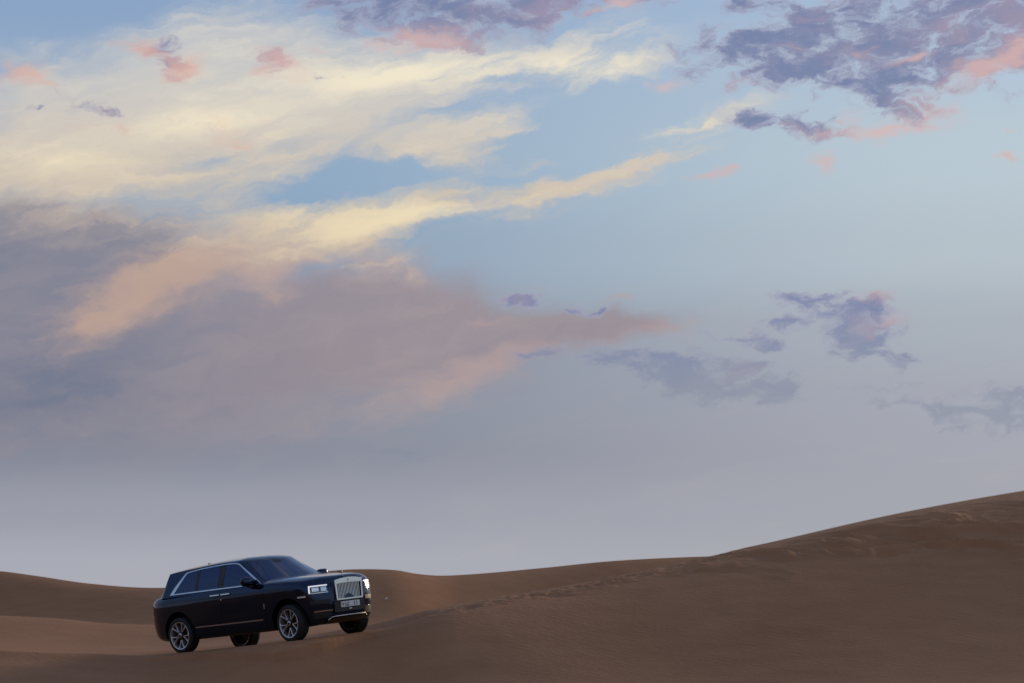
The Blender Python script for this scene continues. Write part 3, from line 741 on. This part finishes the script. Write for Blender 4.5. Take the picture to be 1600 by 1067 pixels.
# radiator grille: chrome surround with pitched head, vertical vanes
def prism_ring(name, outer, inner, x0, x1, m, parent):
    n = len(outer); vs = [(x1, y, z) for y, z in inner] + [(x1, y, z) for y, z in outer] + [(x0, y, z) for y, z in inner] + [(x0, y, z) for y, z in outer]; fs = []
    for i in range(n):
        j = (i+1) % n
        fs += [(i, j, n+j, n+i), (2*n+i, 3*n+i, 3*n+j, 2*n+j), (i, 2*n+i, 2*n+j, j), (n+i, n+j, 3*n+j, 3*n+i)]
    return obj(name, mesh(name, vs, fs), m, parent)
GX = 2.425
grille = prism_ring('grille', [(-.372, .735), (0, .735), (.372, .735), (.392, 1.135), (.2, 1.165), (0, 1.178), (-.2, 1.165), (-.392, 1.135)],
                    [(-.338, .762), (0, .762), (.338, .762), (.352, 1.062), (.2, 1.068), (0, 1.070), (-.2, 1.068), (-.352, 1.062)], GX - .10, GX + .045, 'chrome', car)
slab('grille_back', [[(GX + .004, y, z) for y in (-.36, .36)] for z in (.75, 1.08)], [[(GX - .05, y, z) for y in (-.36, .36)] for z in (.75, 1.08)], 'dark', grille)
vane_me = None
for k in range(16):
    y = -.312 + k * .624 / 15
    if vane_me is None:
        vane_me = mesh('vane', [(-.006, -.008, 0), (.010, -.007, 0), (.010, .007, 0), (-.006, .008, 0), (-.006, -.008, .300), (.010, -.007, .300), (.010, .007, .300), (-.006, .008, .300)],
                       [(0, 1, 2, 3), (4, 7, 6, 5), (0, 4, 5, 1), (1, 5, 6, 2), (2, 6, 7, 3), (3, 7, 4, 0)])
    v = obj('vane', vane_me, 'chrome', grille); v.location = (GX + .006, y, .763)
slab('emblem', [[(GX + .052, y, z) for y in (-.022, .022)] for z in (1.092, 1.148)], [[(GX + .04, y, z) for y in (-.022, .022)] for z in (1.092, 1.148)], 'satin', grille)
# number plate
plate = slab('number_plate', [[(2.468, y, z) for y in (-.262, .262)] for z in (.585, .698)], [[(2.435, y, z) for y in (-.262, .262)] for z in (.585, .698)], 'plate', car)
def text(s, size, y, z, parent, wide=1.0):
    cu = bpy.data.curves.new('t', 'FONT'); cu.body = s; cu.size = size; cu.extrude = 0.001; cu.offset = size * 0.03
    to = bpy.data.objects.new('t', cu); COL.objects.link(to); bpy.context.view_layer.update()
    m_ = bpy.data.meshes.new_from_object(to.evaluated_get(bpy.context.evaluated_depsgraph_get())); bpy.data.objects.remove(to)
    m_.materials.clear()
    for v in m_.vertices: v.co = (2.471 + v.co.z, y + v.co.x * wide, z + v.co.y)
    return obj('lettering', m_, 'ink', parent)
text('V', .088, -.238, .612, plate, .95); text('DUBAI', .040, -.165, .603, plate, 1.0); text('1', .118, .088, .601, plate, .8); text('1', .118, .152, .601, plate, .8)
def bars(parts):
    vs, fs = [], []
    for (y0, y1, z0, z1) in parts:
        k = len(vs); vs += [(2.470, y0, z0), (2.470, y1, z0), (2.470, y1, z1), (2.470, y0, z1), (2.4675, y0, z0), (2.4675, y1, z0), (2.4675, y1, z1), (2.4675, y0, z1)]
        fs += [(k, k+1, k+2, k+3), (k+4, k+7, k+6, k+5), (k, k+4, k+5, k+1), (k+1, k+5, k+6, k+2), (k+2, k+6, k+7, k+3), (k+3, k+7, k+4, k)]
    return mesh('arabic_lettering', vs, fs)
obj('lettering', bars([(-.165, -.045, .648, .657), (-.165, -.152, .657, .672), (-.115, -.095, .657, .668), (-.058, -.045, .657, .682), (-.135, -.127, .638, .645), (-.09, -.082, .676, .683)]), 'ink', plate)
# lower front: centre intake, chrome lip with cranked ends, skid panel
slab('plate_panel', [[(2.443, y, z) for y in (-.43, .43)] for z in (.50, .725)], [[(2.38, y, z) for y in (-.43, .43)] for z in (.50, .725)], 'dark', car)
slab('camera_unit', [[(2.455, y, z) for y in (-.04, .04)] for z in (.538, .556)], [[(2.44, y, z) for y in (-.04, .04)] for z in (.538, .556)], 'satin', car)
def strip(name, pts, h, m, parent, depth=.03):
    return slab(name, [[(x, y, z - h/2) for (x, y, z) in pts], [(x, y, z + h/2) for (x, y, z) in pts]], [[(x - depth, y, z - h/2) for (x, y, z) in pts], [(x - depth, y, z + h/2) for (x, y, z) in pts]], m, parent)
lip = [(2.348, -.56, .365), (2.398, -.47, .418), (2.443, -.40, .424), (2.463, 0, .426), (2.443, .40, .424), (2.398, .47, .418), (2.348, .56, .365)]
strip('bumper_lip', lip, .013, 'satin', car, .02)
slab('skid_panel', [[(2.378, -.58, .345), (2.438, -.40, .40), (2.453, 0, .402), (2.438, .40, .40), (2.378, .58, .345)], [(2.178, -.56, .29), (2.258, -.40, .285), (2.278, 0, .285), (2.258, .40, .285), (2.178, .56, .29)]],
     [[(2.338, -.58, .345), (2.378, -.40, .38), (2.378, 0, .38), (2.378, .40, .38), (2.338, .58, .345)], [(2.138, -.56, .30), (2.178, -.40, .30), (2.178, 0, .30), (2.178, .40, .30), (2.138, .56, .30)]], 'rimdark', car)

# bonnet figure: small winged lady leaning forward
def lathe(prof, n=14):
    vs, fs = [], []
    for (r, z) in prof:
        for k in range(n): vs.append((r*math.cos(2*math.pi*k/n), r*math.sin(2*math.pi*k/n), z))
    for a in range(len(prof)-1):
        for k in range(n): fs.append((a*n+k, a*n+(k+1) % n, (a+1)*n+(k+1) % n, (a+1)*n+k))
    fs.append(tuple(range(n))); fs.append(tuple((len(prof)-1)*n+k for k in range(n-1, -1, -1)))
    return vs, fs
vs, fs = lathe([(.022, 0), (.024, .008), (.012, .016), (.010, .035), (.013, .055), (.015, .068), (.008, .080), (.010, .090), (.008, .100), (.003, .104)])
vs = [(x + .25*max(z-.02, 0), y, z) for (x, y, z) in vs]
for sd in (-1, 1):
    k = len(vs)
    vs += [(.012, .006*sd, .075), (-.01, .012*sd, .085), (-.055, .045*sd, .102), (-.06, .040*sd, .070), (-.015, .008*sd, .045), (-.02, .004*sd, .06)]
    fs += [(k, k+1, k+2, k+3, k+4), (k, k+5, k+1), (k+1, k+5, k+2), (k+2, k+5, k+3), (k+3, k+5, k+4), (k+4, k+5, k)]
orn = obj('bonnet_figure', mesh('bonnet_figure', vs, fs, True, 40), 'chrome', car); orn.location = (2.31, 0, float(hc(2.28)) - .012); orn.scale = (1.15, 1.15, 1.15)

# wheels
def lathe_y(prof, n=56, close=True):
    vs, fs = [], []
    for (r, y) in prof:
        for k in range(n): vs.append((r*math.cos(2*math.pi*k/n), y, r*math.sin(2*math.pi*k/n)))
    p = len(prof)
    for a in range(p if close else p-1):
        b = (a+1) % p
        for k in range(n): fs.append((a*n+k, a*n+(k+1) % n, b*n+(k+1) % n, b*n+k))
    return vs, fs
tyre_me = mesh('tyre', *lathe_y([(.296, .108), (.312, .126), (.345, .133), (.372, .122), (.388, .105), (.394, .07), (.394, .03), (.386, .028), (.386, .018), (.394, .016), (.394, -.016), (.386, -.018), (.386, -.028), (.394, -.03), (.394, -.07), (.388, -.105), (.372, -.122), (.345, -.133), (.312, -.126), (.296, -.108)]), True, 40)
rim_me = mesh('wheel', *lathe_y([(.305, .120), (.300, .128), (.286, .124), (.274, .095), (.268, .02), (.268, -.11), (.300, -.125), (.306, -.11), (.300, .0), (.300, .10)]), True, 35)
disc_me = mesh('rim_back', *lathe_y([(.001, .03), (.269, .03), (.269, .01), (.001, .01)]), False)
cap_me = mesh('hub_cap', *lathe_y([(.001, .118), (.042, .116), (.052, .110), (.054, .08), (.001, .08)]), True, 35)
hub_me = mesh('hub', *lathe_y([(.001, .100), (.075, .102), (.092, .092), (.098, .04), (.001, .04)]), True, 35)
disk_me = mesh('brake_disc', *lathe_y([(.09, .045), (.20, .045), (.20, .032), (.09, .032)]), False)
badge_me = mesh('cap_badge', *lathe_y([(.001, .1205), (.026, .1205), (.028, .115), (.001, .115)]), False)
def spoke_mesh():
    vs, fs = [], []
    for sg in (-1, 1):
        pts = [(.095, 5*sg, .012), (.14, 8*sg, .012), (.20, 11.5*sg, .012), (.25, 14.0*sg, .014), (.282, 17.5*sg, .022)]
        k0 = len(vs)
        for i, (r, a, hw) in enumerate(pts):
            a = R(a); dx_, dz_ = -math.sin(a), math.cos(a); px_, pz_ = math.cos(a), math.sin(a)
            yy = [.098, .104, .110, .116, .120][i]
            cxp, czp = r*math.sin(a)*1, r*math.cos(a)
            tx_, tz_ = math.cos(a), -math.sin(a)
            for sw, yv in ((-1, yy-.004), (-.55, yy), (.55, yy), (1, yy-.004), (1, yy-.06), (-1, yy-.06)): vs.append((cxp + tx_*hw*sw, yv, czp + tz_*hw*sw))
        for i in range(len(pts)-1):
            for j in range(6):
                fs.append((k0+i*6+j, k0+i*6+(j+1) % 6, k0+(i+1)*6+(j+1) % 6, k0+(i+1)*6+j))
        fs.append(tuple(k0+j for j in range(6))); e = k0+(len(pts)-1)*6; fs.append(tuple(e+j for j in range(5, -1, -1)))
    return mesh('spoke', vs, fs, True, 30)
spoke_me = spoke_mesh()
for (wx_, wy_, drop_) in wheel_spots:
    side = -1 if wy_ < 0 else 1
    rim = obj('wheel', rim_me, 'rim', car); rim.location = (wx_, wy_, HUB_Z + drop_ - 0.005)
    rim.scale = (.95, 1, .95); rim.rotation_euler = (0, 0, (math.pi if side < 0 else 0) + (R(-4) if wx_ > 0 else 0))
    obj('tyre', tyre_me, 'rubber', rim); obj('rim_back', disc_me, 'rimdark', rim); obj('brake_disc', disk_me, 'rimdark', rim)
    obj('hub', hub_me, 'rimdark', rim); obj('hub_cap', cap_me, 'satin', rim); obj('cap_badge', badge_me, 'rimdark', rim)
    for k in range(5):
        s_ = obj('spoke', spoke_me, 'rim', rim); s_.rotation_euler = (0, R(180 + 72 * k + 3), 0)

# ------------------------------------------------------------------ a scrap of paper on the far slope
vs = [(-.07, 0, -.02), (.05, .01, -.02), (.08, .02, .05), (0, -.01, .09), (-.06, .02, .06), (-.03, .05, -.02), (.04, .06, .03), (-.02, .05, .07)]
lit_c = at(604, 936, 118)
gk = np.argmin(np.abs(verts[:, 0] / np.maximum(verts[:, 1], 1) - ray(604, 936).x / ray(604, 936).y) * 3000 + np.abs(HORIZON - (verts[:, 2] - CZ) / np.maximum(verts[:, 1], 1) * F - 936) * 3 + (verts[:, 1] < 80) * 1e6)
me_l = mesh('paper_scrap', vs, [(0, 1, 2, 3, 4), (5, 7, 6), (0, 5, 6, 1), (1, 6, 2), (2, 6, 7, 3), (3, 7, 4), (4, 7, 5, 0)])
lo = obj('paper_scrap', me_l, 'paper'); lo.location = (float(verts[gk, 0]), float(verts[gk, 1]), float(verts[gk, 2]) + .015)
tag(lo, 'tiny pale scrap of paper lying on the far brown dune slope', 'paper scrap')
